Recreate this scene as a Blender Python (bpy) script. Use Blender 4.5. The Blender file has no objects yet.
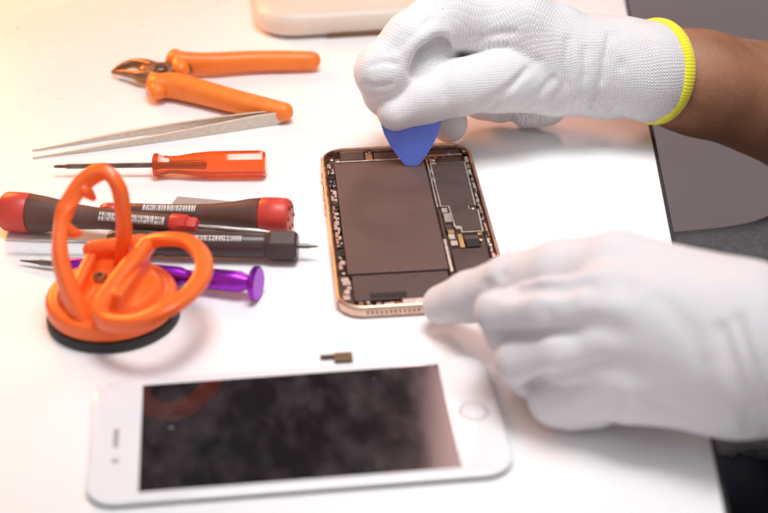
import bpy, math, random
import numpy as np
from mathutils import Vector, Matrix, Quaternion

random.seed(7)
MM = 0.001
C = bpy.context.scene.collection
R = math.radians
PI = math.pi

# ------------------------------------------------------------------ camera
PITCH, ROLL, FPX, CH = 0.54172, -0.015285, 1563.97, 326.94     # fitted from the two phones' known size
fw = np.array([0, math.cos(PITCH), -math.sin(PITCH)])
r0 = np.array([1., 0, 0]); u0 = np.cross(r0, fw)
rr = math.cos(ROLL)*r0 + math.sin(ROLL)*u0
uu = -math.sin(ROLL)*r0 + math.cos(ROLL)*u0

def P(px, py, z=0.0):
    """world point (mm) at height z that the measurement at this pixel of the survey refers to"""
    d = fw + rr*(px-384)/FPX - uu*(py-256.5)/FPX
    t = (z-CH)/d[2]
    p = np.array([0, 0, CH]) + d*t
    return Vector(p)

cam = bpy.data.cameras.new('camera')
co = bpy.data.objects.new('camera', cam); C.objects.link(co)
m = Matrix.Identity(4)
for i, v in enumerate((rr, uu, -fw)):
    for k in range(3): m[k][i] = v[k]
m.translation = Vector((0, 0, CH*MM))
co.matrix_world = m
cam.sensor_fit = 'HORIZONTAL'; cam.sensor_width = 36; cam.lens = FPX/768*36
cam.clip_start = 0.01; cam.clip_end = 50
cam.dof.use_dof = True; cam.dof.focus_distance = 0.678; cam.dof.aperture_fstop = 7.6
bpy.context.scene.camera = co

# ------------------------------------------------------------------ materials
def mat(name, col, rough=0.5, metal=0.0, **kw):
    m = bpy.data.materials.new(name); m.use_nodes = True
    b = m.node_tree.nodes['Principled BSDF']
    b.inputs['Base Color'].default_value = (*col, 1)
    b.inputs['Roughness'].default_value = rough
    b.inputs['Metallic'].default_value = metal
    for k, v in kw.items():
        b.inputs[k.replace('_', ' ')].default_value = v
    return m

def N(m, t, **kw):
    n = m.node_tree.nodes.new(t)
    for k, v in kw.items():
        if hasattr(n, k): setattr(n, k, v)
        else: n.inputs[k.replace('_', ' ')].default_value = v
    return n
def LK(m, a, b): m.node_tree.links.new(a, b)

def noisy(m, scale, c1, c2, detail=6, rough=None, bump=0.0, bscale=None, stretch=None):
    """base colour mottled between c1 and c2, optional roughness range and bump, object space"""
    b = m.node_tree.nodes['Principled BSDF']
    tc = N(m, 'ShaderNodeTexCoord'); src = tc.outputs['Object']
    if stretch:
        mp = N(m, 'ShaderNodeMapping'); mp.inputs['Scale'].default_value = stretch
        LK(m, src, mp.inputs['Vector']); src = mp.outputs['Vector']
    n = N(m, 'ShaderNodeTexNoise', Scale=scale, Detail=detail); LK(m, src, n.inputs['Vector'])
    cr = N(m, 'ShaderNodeValToRGB'); LK(m, n.outputs['Fac'], cr.inputs['Fac'])
    cr.color_ramp.elements[0].position = .32; cr.color_ramp.elements[1].position = .68
    cr.color_ramp.elements[0].color = (*c1, 1); cr.color_ramp.elements[1].color = (*c2, 1)
    LK(m, cr.outputs['Color'], b.inputs['Base Color'])
    if rough:
        mr = N(m, 'ShaderNodeMapRange'); mr.inputs['To Min'].default_value = rough[0]; mr.inputs['To Max'].default_value = rough[1]
        mr.inputs['From Min'].default_value = .3; mr.inputs['From Max'].default_value = .7
        LK(m, n.outputs['Fac'], mr.inputs['Value']); LK(m, mr.outputs['Result'], b.inputs['Roughness'])
    if bump:
        n2 = N(m, 'ShaderNodeTexNoise', Scale=bscale or scale*8, Detail=4); LK(m, src, n2.inputs['Vector'])
        bp = N(m, 'ShaderNodeBump', Strength=1.0); bp.inputs['Distance'].default_value = bump*MM
        LK(m, n2.outputs['Fac'], bp.inputs['Height']); LK(m, bp.outputs['Normal'], b.inputs['Normal'])
    return m

M = {}
M['table'] = noisy(mat('table laminate', (.86, .86, .87), .3), 9, (.86, .855, .86), (.90, .895, .90), rough=(.22, .36), bump=.02, bscale=900)
def specks(m):
    b = m.node_tree.nodes['Principled BSDF']; src = b.inputs['Base Color'].links[0].from_socket
    tc = N(m, 'ShaderNodeTexCoord'); v = N(m, 'ShaderNodeTexVoronoi', Scale=26); LK(m, tc.outputs['Object'], v.inputs['Vector'])
    sv = N(m, 'ShaderNodeSeparateColor'); LK(m, v.outputs['Color'], sv.inputs['Color'])
    mr = N(m, 'ShaderNodeMapRange'); LK(m, sv.outputs['Red'], mr.inputs['Value'])
    mr.inputs['From Min'].default_value = .55; mr.inputs['From Max'].default_value = 1; mr.inputs['To Min'].default_value = 0; mr.inputs['To Max'].default_value = .028
    lt = N(m, 'ShaderNodeMath', operation='LESS_THAN'); LK(m, v.outputs['Distance'], lt.inputs[0]); LK(m, mr.outputs['Result'], lt.inputs[1])
    mx = N(m, 'ShaderNodeMixRGB'); LK(m, lt.outputs[0], mx.inputs['Fac']); LK(m, src, mx.inputs['Color1']); mx.inputs['Color2'].default_value = (.28, .24, .22, 1)
    LK(m, mx.outputs['Color'], b.inputs['Base Color'])
specks(M['table'])
M['band'] = mat('edge band', (.035, .028, .026), .5)
M['floor'] = noisy(mat('floor vinyl', (.42, .38, .39), .5), 1.2, (.34, .29, .29), (.52, .50, .53), rough=(.45, .6))
M['skin'] = noisy(mat('skin', (.40, .19, .11), .5, Subsurface_Weight=.12, Subsurface_Scale=.006), 60, (.29, .125, .066), (.38, .175, .10), rough=(.42, .6), bump=.22, bscale=620)
M['trim'] = mat('yellow overlock yarn', (.86, .80, .015), .75, Sheen_Weight=.4)
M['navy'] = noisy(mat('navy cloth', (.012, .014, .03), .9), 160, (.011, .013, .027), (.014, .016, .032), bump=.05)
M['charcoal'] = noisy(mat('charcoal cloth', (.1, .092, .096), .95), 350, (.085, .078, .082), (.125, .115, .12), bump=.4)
M['orange'] = mat('orange plastic', (.97, .155, .02), .3, Subsurface_Weight=.25, Subsurface_Scale=.004)
M['orangegrip'] = noisy(mat('orange grip', (.88, .21, .02), .38), 200, (.86, .20, .02), (.93, .24, .028), rough=(.32, .45), bump=.05)
M['rubber'] = mat('black rubber', (.022, .02, .02), .55)
M['steel'] = noisy(mat('tool steel', (.55, .53, .5), .3, 1.0), 120, (.48, .46, .44), (.62, .6, .57), rough=(.22, .42), stretch=(1, 8, 8))
M['darksteel'] = noisy(mat('dark steel', (.16, .14, .13), .38, 1.0), 150, (.13, .11, .1), (.22, .19, .17), rough=(.3, .5))
M['tweezer'] = noisy(mat('satin steel', (.62, .55, .47), .38, .85), 220, (.56, .49, .41), (.70, .63, .55), rough=(.36, .5), stretch=(1, 6, 6))
M['jaw'] = noisy(mat('jaw steel', (.30, .16, .085), .42, .7), 140, (.24, .12, .06), (.38, .21, .11), rough=(.28, .48))
M['brown'] = noisy(mat('dark brown plastic', (.12, .06, .045), .46, Specular_IOR_Level=.3), 90, (.105, .05, .038), (.14, .068, .052), rough=(.36, .5))
M['red'] = noisy(mat('red plastic', (.62, .05, .035), .4), 90, (.56, .045, .03), (.66, .06, .04), rough=(.34, .46))
M['black'] = mat('black plastic', (.07, .042, .037), .3, Specular_IOR_Level=.35)
M['purple'] = mat('purple anodised', (.34, .03, .56), .22, .85)
M['print'] = mat('white print', (.62, .6, .58), .6)
M['clearorange'] = mat('clear orange plastic', (1.0, .16, .02), .08, Transmission_Weight=.72, IOR=1.46)
M['white_gl'] = mat('white glass', (.83, .83, .85), .12, Coat_Weight=.5)
M['silver'] = mat('silver aluminium', (.62, .62, .64), .34, 1.0)
M['copper'] = noisy(mat('rose gold', (.70, .49, .37), .38, 1.0), 250, (.63, .42, .31), (.78, .56, .44), rough=(.26, .44))
M['copperflex'] = noisy(mat('copper flex', (.36, .16, .08), .45, .3), 700, (.17, .07, .04), (.55, .27, .15), rough=(.3, .6))
M['chassis'] = noisy(mat('chassis floor', (.09, .045, .03), .5), 350, (.06, .03, .022), (.15, .08, .055))
M['battery'] = noisy(mat('battery wrap', (.108, .06, .05), .5), 45, (.098, .054, .045), (.122, .069, .058), rough=(.42, .55), bump=.25, bscale=55)
M['shield'] = noisy(mat('graphite shield', (.07, .042, .038), .45), 90, (.06, .036, .033), (.085, .052, .047), rough=(.36, .5))
M['module'] = noisy(mat('dark module', (.055, .03, .026), .45), 120, (.04, .022, .02), (.08, .046, .038))
M['tin'] = noisy(mat('tinned metal', (.72, .66, .6), .35, .85), 400, (.55, .48, .42), (.85, .78, .72))
M['gold'] = mat('brass', (.75, .5, .2), .3, 1.0)
M['dark'] = mat('dark void', (.01, .008, .008), .6)
M['pick'] = noisy(mat('blue plastic pick', (.14, .225, .82), .36, Subsurface_Weight=.1, Subsurface_Scale=.003), 120, (.13, .215, .80), (.155, .24, .85), bump=.02)
M['beige'] = noisy(mat('ivory plastic', (.74, .66, .56), .4), 30, (.72, .64, .54), (.77, .69, .59))
M['foot'] = mat('brown foot', (.2, .1, .05), .6)
M['flex'] = mat('flex brown', (.16, .1, .05), .45, .3)

M['greyblade'] = noisy(mat('grey ground metal', (.42, .39, .38), .45, .5), 300, (.38, .35, .34), (.47, .44, .43), stretch=(1, 6, 1))

# smudged display glass
def display():
    m = mat('dark display glass', (.02, .014, .016), .08, Specular_IOR_Level=.8)
    b = m.node_tree.nodes['Principled BSDF']
    tc = N(m, 'ShaderNodeTexCoord')
    mp = N(m, 'ShaderNodeMapping'); mp.inputs['Scale'].default_value = (1, .55, 1); mp.inputs['Rotation'].default_value = (0, 0, .5); LK(m, tc.outputs['Object'], mp.inputs['Vector'])
    n = N(m, 'ShaderNodeTexNoise', Scale=125, Detail=9, Distortion=.15); LK(m, mp.outputs['Vector'], n.inputs['Vector'])
    cr = N(m, 'ShaderNodeValToRGB'); cr.color_ramp.elements[0].position = .42; cr.color_ramp.elements[1].position = .72
    cr.color_ramp.elements[0].color = (.010, .007, .009, 1); cr.color_ramp.elements[1].color = (.044, .035, .038, 1)
    LK(m, n.outputs['Fac'], cr.inputs['Fac'])
    v = N(m, 'ShaderNodeTexNoise', Scale=210, Detail=2); LK(m, tc.outputs['Object'], v.inputs['Vector'])
    c2 = N(m, 'ShaderNodeValToRGB'); c2.color_ramp.elements[0].position = .74; c2.color_ramp.elements[1].position = .79
    c2.color_ramp.elements[0].color = (0, 0, 0, 1); c2.color_ramp.elements[1].color = (.35, .3, .32, 1)
    LK(m, v.outputs['Fac'], c2.inputs['Fac'])
    mx = N(m, 'ShaderNodeMixRGB', blend_type='ADD'); mx.inputs['Fac'].default_value = 1
    LK(m, cr.outputs['Color'], mx.inputs['Color1']); LK(m, c2.outputs['Color'], mx.inputs['Color2'])
    LK(m, mx.outputs['Color'], b.inputs['Base Color'])
    mr = N(m, 'ShaderNodeMapRange'); mr.inputs['To Min'].default_value = .05; mr.inputs['To Max'].default_value = .13
    LK(m, n.outputs['Fac'], mr.inputs['Value']); LK(m, mr.outputs['Result'], b.inputs['Roughness'])
    return m
M['display'] = display()

# knitted glove: stitch grid follows the 'knit' attribute (mm along / around), density and depth vary
def knit(name, pitch_lo, depth, col=(.84, .83, .84), gap=(.50, .47, .49)):
    m = mat(name, (.80, .79, .80), .85, Sheen_Weight=.35, Sheen_Roughness=.5)
    b = m.node_tree.nodes['Principled BSDF']
    at = N(m, 'ShaderNodeAttribute', attribute_name='knit')
    sp = N(m, 'ShaderNodeSeparateXYZ'); LK(m, at.outputs['Vector'], sp.inputs['Vector'])
    def mathn(op, a, bb=None):
        n = N(m, 'ShaderNodeMath', operation=op)
        if isinstance(a, (int, float)): n.inputs[0].default_value = a
        else: LK(m, a, n.inputs[0])
        if bb is not None:
            if isinstance(bb, (int, float)): n.inputs[1].default_value = bb
            else: LK(m, bb, n.inputs[1])
        return n.outputs[0]
    wob = N(m, 'ShaderNodeTexNoise', Scale=.12, Detail=2); LK(m, at.outputs['Vector'], wob.inputs['Vector'])
    wv = mathn('MULTIPLY', wob.outputs['Fac'], 1.6)
    k = 2*PI/pitch_lo
    su = mathn('SINE', mathn('MULTIPLY', mathn('ADD', sp.outputs['X'], wv), k))
    sv = mathn('SINE', mathn('MULTIPLY', mathn('ADD', sp.outputs['Y'], wv), k*.92))
    h = mathn('ADD', mathn('ADD', mathn('MULTIPLY', su, .5), mathn('MULTIPLY', sv, .5)), mathn('MULTIPLY', su, sv))
    # z of the attribute is the strength of the stitch (1 on the cuff, less on the fingers)
    h = mathn('MULTIPLY', h, sp.outputs['Z'])
    tc = N(m, 'ShaderNodeTexCoord')
    fz = N(m, 'ShaderNodeTexNoise', Scale=1400, Detail=2); LK(m, tc.outputs['Object'], fz.inputs['Vector'])
    wr = N(m, 'ShaderNodeTexNoise', Scale=70, Detail=3, Distortion=.6); LK(m, tc.outputs['Object'], wr.inputs['Vector'])
    h2 = mathn('ADD', h, mathn('ADD', mathn('MULTIPLY', fz.outputs['Fac'], .8), mathn('MULTIPLY', wr.outputs['Fac'], 7.0)))
    bp = N(m, 'ShaderNodeBump', Strength=1.0); bp.inputs['Distance'].default_value = depth*MM
    LK(m, h2, bp.inputs['Height']); LK(m, bp.outputs['Normal'], b.inputs['Normal'])
    # the holes of the mesh are a little greyer: yarn over skin
    mr = N(m, 'ShaderNodeMapRange'); mr.inputs['From Min'].default_value = -1.2; mr.inputs['From Max'].default_value = .1
    LK(m, h, mr.inputs['Value'])
    mx = N(m, 'ShaderNodeMixRGB'); mx.inputs['Color1'].default_value = (*gap, 1); mx.inputs['Color2'].default_value = (*col, 1)
    LK(m, mr.outputs['Result'], mx.inputs['Fac']); LK(m, mx.outputs['Color'], b.inputs['Base Color'])
    return m
M['knit'] = knit('white knit fabric', 1.25, .085)
M['knit_shaded'] = knit('shaded white smooth knit', 1.2, .06, (.70, .675, .695), (.61, .58, .60))  # same glove fabric, greyed: shade on the near glove is in this colour

# ------------------------------------------------------------------ mesh helpers (all in mm)
class MB:
    def __init__(s): s.v = []; s.f = []
    def add(s, vs, fs):
        o = len(s.v); s.v += [tuple(v) for v in vs]; s.f += [tuple(i+o for i in f) for f in fs]; return s
    def build(s, name, material, parent=None, smooth=True, bevel=0, seg=2, auto=None):
        me = bpy.data.meshes.new(name)
        me.from_pydata([(x*MM, y*MM, z*MM) for x, y, z in s.v], [], s.f); me.update()
        me.materials.append(material)
        import bmesh
        bm = bmesh.new(); bm.from_mesh(me); bmesh.ops.recalc_face_normals(bm, faces=bm.faces); bm.to_mesh(me); bm.free()
        o = bpy.data.objects.new(name, me); C.objects.link(o)
        if parent: o.parent = parent
        for p in me.polygons: p.use_smooth = smooth
        if smooth: me.set_sharp_from_angle(angle=R(auto or 40))
        if bevel:
            b = o.modifiers.new('bevel', 'BEVEL'); b.width = bevel*MM; b.segments = seg; b.limit_method = 'ANGLE'; b.angle_limit = R(35)
        return o

def box(mb, c, d, rz=0, rot=None):
    x, y, z = d[0]/2, d[1]/2, d[2]/2
    vs = [Vector(p) for p in ((-x,-y,-z),(x,-y,-z),(x,y,-z),(-x,y,-z),(-x,-y,z),(x,-y,z),(x,y,z),(-x,y,z))]
    q = rot if rot is not None else Matrix.Rotation(rz, 3, 'Z')
    vs = [q @ v + Vector(c) for v in vs]
    return mb.add(vs, [(0,3,2,1),(4,5,6,7),(0,1,5,4),(1,2,6,5),(2,3,7,6),(3,0,4,7)])

def bx(x0, x1, y0, y1, z0, z1):
    return box(MB(), ((x0+x1)/2, (y0+y1)/2, (z0+z1)/2), (abs(x1-x0), abs(y1-y0), abs(z1-z0)))

def rr_loop(w, l, r, inset, z, n=10, cx=0, cy=0):
    w2, l2 = w/2-inset, l/2-inset; r = max(r-inset, .05); out = []
    for q, (sx, sy) in enumerate(((1,1),(-1,1),(-1,-1),(1,-1))):
        for k in range(n+1):
            a = PI/2*q + PI/2*k/n
            out.append((cx+sx*(w2-r)+r*math.cos(a), cy+sy*(l2-r)+r*math.sin(a), z))
    return out

def loft(mb, loops, cap0=True, cap1=True, closed=True):
    n = len(loops[0]); vs = [p for l in loops for p in l]; fs = []
    for i in range(len(loops)-1):
        for k in range(n if closed else n-1):
            a = i*n+k; b = i*n+(k+1) % n
            fs.append((a, b, b+n, a+n))
    if cap0: fs.append(tuple(range(n-1, -1, -1)))
    if cap1: fs.append(tuple((len(loops)-1)*n+k for k in range(n)))
    return mb.add(vs, fs)

def slab(w, l, r, prof, cx=0, cy=0, n=10):
    return loft(MB(), [rr_loop(w, l, r, i, z, n, cx, cy) for i, z in prof])

def lathe(prof, seg=32, phase=0.0):
    """profile of (x, radius) turned round the x axis"""
    loops = [[(x, r*math.cos(2*PI*k/seg+phase), r*math.sin(2*PI*k/seg+phase)) for k in range(seg)] for x, r in prof]
    return loft(MB(), loops)

def catmull(pts, n):
    pts = [Vector(p) for p in pts]; out = []
    P_ = [pts[0]*2-pts[1]] + pts + [pts[-1]*2-pts[-2]]
    for i in range(1, len(P_)-2):
        for k in range(n):
            t = k/n; a, b, c, d = P_[i-1:i+3]
            out.append(.5*((2*b)+(c-a)*t+(2*a-5*b+4*c-d)*t*t+(3*b-a-3*c+d)*t**3))
    out.append(pts[-1]); return out

def sweep(pts, rad, up=(0,0,1), n=8, seg=20, ends='round', closed=False, power=1.0):
    """pts: points; rad: list of (side radius, up radius) per point"""
    up = Vector(up)
    full = [tuple(p)+(a, b) for p, (a, b) in zip(pts, rad)]
    if closed:
        k = len(full); ext = [full[-1]]+full+[full[0], full[1]]
        cc = []
        for i in range(1, k+1):
            for j in range(n):
                t = j/n; q = [np.array(ext[i+o]) for o in (-1, 0, 1, 2)]
                cc.append(.5*((2*q[1])+(q[2]-q[0])*t+(2*q[0]-5*q[1]+4*q[2]-q[3])*t*t+(3*q[1]-q[0]-3*q[2]+q[3])*t**3))
    else:
        q_ = [np.array(x) for x in full]; ext = [2*q_[0]-q_[1]]+q_+[2*q_[-1]-q_[-2]]; cc = []
        for i in range(1, len(ext)-2):
            for j in range(n):
                t = j/n; q = ext[i-1:i+3]
                cc.append(.5*((2*q[1])+(q[2]-q[0])*t+(2*q[0]-5*q[1]+4*q[2]-q[3])*t*t+(3*q[1]-q[0]-3*q[2]+q[3])*t**3))
        cc.append(q_[-1])
    loops = []
    L = len(cc)
    def ring(p, t, a, b, off=0):
        s = t.cross(up); s.normalize(); u = s.cross(t); u.normalize()
        o = []
        for k in range(seg):
            c_, s_ = math.cos(2*PI*k/seg), math.sin(2*PI*k/seg)
            cx = math.copysign(abs(c_)**power, c_); sx = math.copysign(abs(s_)**power, s_)
            o.append(tuple(p+t*off+s*a*cx+u*b*sx))
        return o
    for i in range(L):
        p = Vector(cc[i][:3])
        nx = Vector(cc[(i+1) % L][:3]) if (closed or i < L-1) else p
        pv = Vector(cc[(i-1) % L][:3]) if (closed or i > 0) else p
        t = (nx-pv).normalized(); a, b = max(cc[i][3], .05), max(cc[i][4], .05)
        if not closed and ends == 'round' and i == 0:
            for f, o in ((.2, 1), (.6, .8), (.87, .5)): loops.append(ring(p, t, a*f, b*f, -min(a, b)*o))
        loops.append(ring(p, t, a, b))
        if not closed and ends == 'round' and i == L-1:
            for f, o in ((.87, .5), (.6, .8), (.2, 1)): loops.append(ring(p, t, a*f, b*f, min(a, b)*o))
    if closed:
        loops.append(loops[0]); return loft(MB(), loops, False, False)
    return loft(MB(), loops)

def prism(poly, z0, z1):
    return loft(MB(), [[(x, y, z0) for x, y in poly], [(x, y, z1) for x, y in poly]])

def thing(name, label, cat, loc=(0,0,0), rz=0, group=None, mtx=None):
    o = bpy.data.objects.new(name, None); C.objects.link(o)
    o.empty_display_size = .01
    if mtx is not None: o.matrix_world = mtx
    else: o.location = Vector(loc)*MM; o.rotation_euler = (0, 0, rz)
    o['label'] = label; o['category'] = cat
    if group: o['group'] = group
    return o
def tag(o, label, cat, group=None):
    o['label'] = label; o['category'] = cat
    if group: o['group'] = group
    return o
def frame(a, b, roll=0):
    """matrix: origin a (mm), local x towards b, local z as near up as it can be"""
    x = (Vector(b)-Vector(a)).normalized(); y = Vector((0,0,1)).cross(x).normalized(); z = x.cross(y)
    m = Matrix((x, y, z)).transposed() @ Matrix.Rotation(roll, 3, 'X')
    m = m.to_4x4(); m.translation = Vector(a)*MM; return m
def length(a, b): return (Vector(b)-Vector(a)).length

# ------------------------------------------------------------------ implicit bodies
def cap(X, a, b, ra, rb):
    a = np.array(a, float); b = np.array(b, float); ba = b-a
    pa = X-a; h = np.clip((pa@ba)/(ba@ba), 0, 1)
    return np.linalg.norm(pa-h[..., None]*ba, axis=-1) - (ra+(rb-ra)*h)
def ell(X, c, rad, Rm=None):
    q = X-np.array(c, float)
    if Rm is not None: q = q@np.array(Rm)
    q = q/np.array(rad, float); k = np.linalg.norm(q, axis=-1)
    return (k-1)*min(rad)
def smin(a, b, k):
    h = np.clip(.5+.5*(b-a)/k, 0, 1); return b+(a-b)*h-k*h*(1-h)
def chain(X, pts, rad, k=2.0):
    d = None
    for i in range(len(pts)-1):
        c_ = cap(X, pts[i], pts[i+1], rad[i], rad[i+1]); d = c_ if d is None else smin(d, c_, k)
    return d
def crease(X, d, pts, w, depth):
    best = None
    for i in range(len(pts)-1):
        c_ = np.abs(cap(X, pts[i], pts[i+1], 0, 0)); best = c_ if best is None else np.minimum(best, c_)
    return d+depth*np.exp(-(best/w)**2)

def on_surface(fn, pts, z0=95, z1=0):
    """first point of the implicit body met along the line that passes each measured pixel"""
    out = []
    for px, py in pts:
        zz = np.arange(z0, z1, -.5); L_ = np.array([P(px, py, z) for z in zz]); d = fn(L_)
        k = np.argmax(d < 0) if (d < 0).any() else len(zz)//2
        out.append(Vector(L_[k]))
    return out
def nets(fn, lo, hi, h):
    """surface nets over the implicit function fn"""
    ax = [np.arange(lo[i], hi[i]+h, h) for i in range(3)]
    nx, ny, nz = map(len, ax); D = np.empty((nx, ny, nz), np.float32)
    YY, ZZ = np.meshgrid(ax[1], ax[2], indexing='ij')
    step = max(1, int(600000/(ny*nz)))
    for i in range(0, nx, step):
        xs = ax[0][i:i+step]
        X = np.empty((len(xs), ny, nz, 3)); X[..., 0] = xs[:, None, None]; X[..., 1] = YY; X[..., 2] = ZZ
        D[i:i+step] = fn(X)
    S = D < 0
    cells = np.zeros((nx-1, ny-1, nz-1, 3)); cnt = np.zeros((nx-1, ny-1, nz-1))
    offs = [(0,0,0),(1,0,0),(0,1,0),(1,1,0),(0,0,1),(1,0,1),(0,1,1),(1,1,1)]
    for a in range(8):
        for b in range(a+1, 8):
            oa, ob = offs[a], offs[b]
            if sum(abs(p-q) for p, q in zip(oa, ob)) != 1: continue
            sl = lambda o: tuple(slice(o[i], o[i]+s) for i, s in enumerate((nx-1, ny-1, nz-1)))
            da, db = D[sl(oa)], D[sl(ob)]; cr = (da < 0) != (db < 0)
            t = np.where(cr, da/np.where(cr, da-db, 1), 0)
            for i in range(3):
                cells[..., i] += np.where(cr, oa[i]+(ob[i]-oa[i])*t, 0)
            cnt += cr
    act = cnt > 0; idx = -np.ones(act.shape, np.int64); idx[act] = np.arange(act.sum())
    ijk = np.argwhere(act)
    V = (ijk+cells[act]/cnt[act][:, None])*h+np.array([ax[0][0], ax[1][0], ax[2][0]])
    F = []
    for d in range(3):
        e = [0,0,0]; e[d] = 1; u, v = (d+1) % 3, (d+2) % 3
        s0 = [slice(0, n) for n in (nx, ny, nz)]; s0[d] = slice(0, (nx, ny, nz)[d]-1)
        s1 = [slice(0, n) for n in (nx, ny, nz)]; s1[d] = slice(1, (nx, ny, nz)[d])
        A, B = S[tuple(s0)], S[tuple(s1)]
        E_ = np.argwhere(A != B)
        ok = (E_[:, u] > 0) & (E_[:, v] > 0) & (E_[:, u] < (nx, ny, nz)[u]-1) & (E_[:, v] < (nx, ny, nz)[v]-1)
        E_ = E_[ok]
        def g(du, dv):
            q = E_.copy(); q[:, u] -= du; q[:, v] -= dv; return idx[q[:, 0], q[:, 1], q[:, 2]]
        q = np.stack([g(1,1), g(0,1), g(0,0), g(1,0)], 1)
        flip = ~A[tuple(E_.T)]
        q[flip] = q[flip][:, ::-1]; F.append(q)
    F = np.concatenate(F); F = F[(F >= 0).all(1)]
    return V, F

def body_mesh(name, V, F, material, parent=None, knit=None, smooth_it=2):
    # a little Laplacian smoothing takes the grid out of the surface
    e = np.concatenate([F[:, [0,1]], F[:, [1,2]], F[:, [2,3]], F[:, [3,0]]])
    e = np.concatenate([e, e[:, ::-1]])
    cnt = np.bincount(e[:, 0], minlength=len(V)).clip(1)
    for _ in range(smooth_it):
        A = np.stack([np.bincount(e[:, 0], weights=V[e[:, 1], i], minlength=len(V)) for i in range(3)], 1)/cnt[:, None]
        V = V*.5+A*.5
    me = bpy.data.meshes.new(name)
    me.vertices.add(len(V)); me.vertices.foreach_set('co', (V*MM).ravel())
    me.loops.add(F.size); me.loops.foreach_set('vertex_index', F.ravel().astype(np.int32))
    me.polygons.add(len(F)); me.polygons.foreach_set('loop_start', (np.arange(len(F))*4).astype(np.int32))
    me.polygons.foreach_set('use_smooth', np.ones(len(F), bool))
    me.update(); me.validate(); me.materials.append(material)
    if knit is not None:
        K = knit(V); a = me.attributes.new('knit', 'FLOAT_VECTOR', 'POINT'); a.data.foreach_set('vector', K.ravel().astype(np.float32))
    o = bpy.data.objects.new(name, me); C.objects.link(o)
    if parent: o.parent = parent
    return o

def knit_coords(groups):
    """groups: (a, b, radius, strength at a, strength at b, claim polyline); each vertex takes mm along / mm around the
    straight axis of the group whose polyline is nearest; the stitch fades where two groups meet (a sewn seam)"""
    def f(V):
        ds, uv = [], []
        for a, b, rad, s0, s1, claim in groups:
            a, b = np.array(a, float), np.array(b, float); L_ = np.linalg.norm(b-a); t = (b-a)/L_
            q = V-a; u = q@t; q = q-u[:, None]*t
            e1 = np.array([0, -.86, .5]); e1 = e1-t*(e1@t); e1 /= np.linalg.norm(e1); e2 = np.cross(t, e1)
            uv.append(np.stack([u, np.arctan2(q@e2, q@e1)*rad if rad > 15 else q@e2, s0+(s1-s0)*np.clip(u/L_, 0, 1)], 1))
            best = None
            for i in range(len(claim)-1):
                c0, c1 = np.array(claim[i][0], float), np.array(claim[i+1][0], float); ba = c1-c0
                h = np.clip((V-c0)@ba/(ba@ba), 0, 1)
                d = np.linalg.norm(V-c0-h[:, None]*ba, axis=1)-(claim[i][1]+(claim[i+1][1]-claim[i][1])*h)
                best = d if best is None else np.minimum(best, d)
            ds.append(best)
        ds = np.array(ds); k = ds.argmin(0); srt = np.sort(ds, 0)
        out = np.stack(uv)[k, np.arange(len(V))]
        if len(groups) > 1: out[:, 2] *= np.clip((srt[1]-srt[0]-.7)/.8, 0, 1)
        return out
    return f

# ================================================================== setting
fl = bx(-3000, 3000, -2500, 3500, -752, -740).build('floor', M['floor'], smooth=False)
fl['kind'] = 'structure'

# table: its right-hand edge runs from E0 to E1
E0, E1 = P(625, 0), P(725, 513)
tdir = (E0-E1).normalized(); tn = Vector((tdir.y, -tdir.x, 0))
base = E1 - tdir*500
tb = thing('table', 'white laminate work table under the tools and both phones', 'table', (0, 0, 0))
mb = MB(); a = base; b = base+tdir*1500; c = b-tn*1200; d = a-tn*1200
loft(mb, [[tuple(v+Vector((0,0,z))) for v in (a, b, c, d)] for z in (-22, 0)])
mb.build('tabletop', M['table'], tb, smooth=False, bevel=.6)
mb = MB(); g = tn*.15
loft(mb, [[tuple(v+Vector((0,0,z))) for v in (a+g, b+g, b+g+tn*1.5, a+g+tn*1.5)] for z in (-22, -.35)])
mb.build('edge_band', M['band'], tb, smooth=False, bevel=.4)
for s, t_ in ((80, 60), (80, 1140), (1420, 60), (1420, 1140)):
    p = base+tdir*s-tn*t_
    box(MB(), (p.x, p.y, -381), (45, 45, 716), math.atan2(tdir.y, tdir.x)).build('leg', M['silver'], tb, smooth=False, bevel=2)

# ================================================================== opened phone
PW, PL = 67.1, 132.8
oa = 4.3958
KO = (CH-4.4)/(CH-6.8)      # the housing without its screen is only about 4.6 mm high
ph = thing('opened_phone', 'rose gold phone lying open with its battery and circuit board bare', 'phone', (-28.0*KO, 625.2*KO, 0.1), R(oa))
ph.scale = (KO, KO, .70)
def L(x, y, z=0): return (x, -y, z)
cx, cy = PW/2, -PL/2
# frame: outer skin, top lip, inner wall
H = 7.3
pr = [(1.6, 0), (.6, .5), (.1, 1.6), (0, 3.6), (.1, 5.8), (.45, 6.9), (.8, H), (1.35, H), (1.5, H-.4), (1.6, 1.4)]
loft(MB(), [rr_loop(PW, PL, 10.5, i, z, 12, cx, cy) for i, z in pr], True, False).build('frame', M['copper'], ph, auto=50)
slab(PW-4.3, PL-4.3, 8.4, [(0, .6), (0, 1.5)], cx, cy).build('chassis_plate', M['chassis'], ph, smooth=False)
def part(name, x0, x1, y0, y1, z0, z1, m, bev=.25, parent=ph):
    return bx(x0, x1, -y1, -y0, z0, z1).build(name, M[m], parent, smooth=False, bevel=bev)
bt = part('battery', 5.6, 45.3, 13.9, 107.0, 1.6, 6.5, 'battery', .5)
part('haptic_module', 7.0, 44.6, 107.6, 125.6, 1.6, 5.7, 'shield', .5)
part('pull_tab', 13, 27, 121.6, 124.9, 5.75, 6.1, 'dark', .1)
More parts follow.
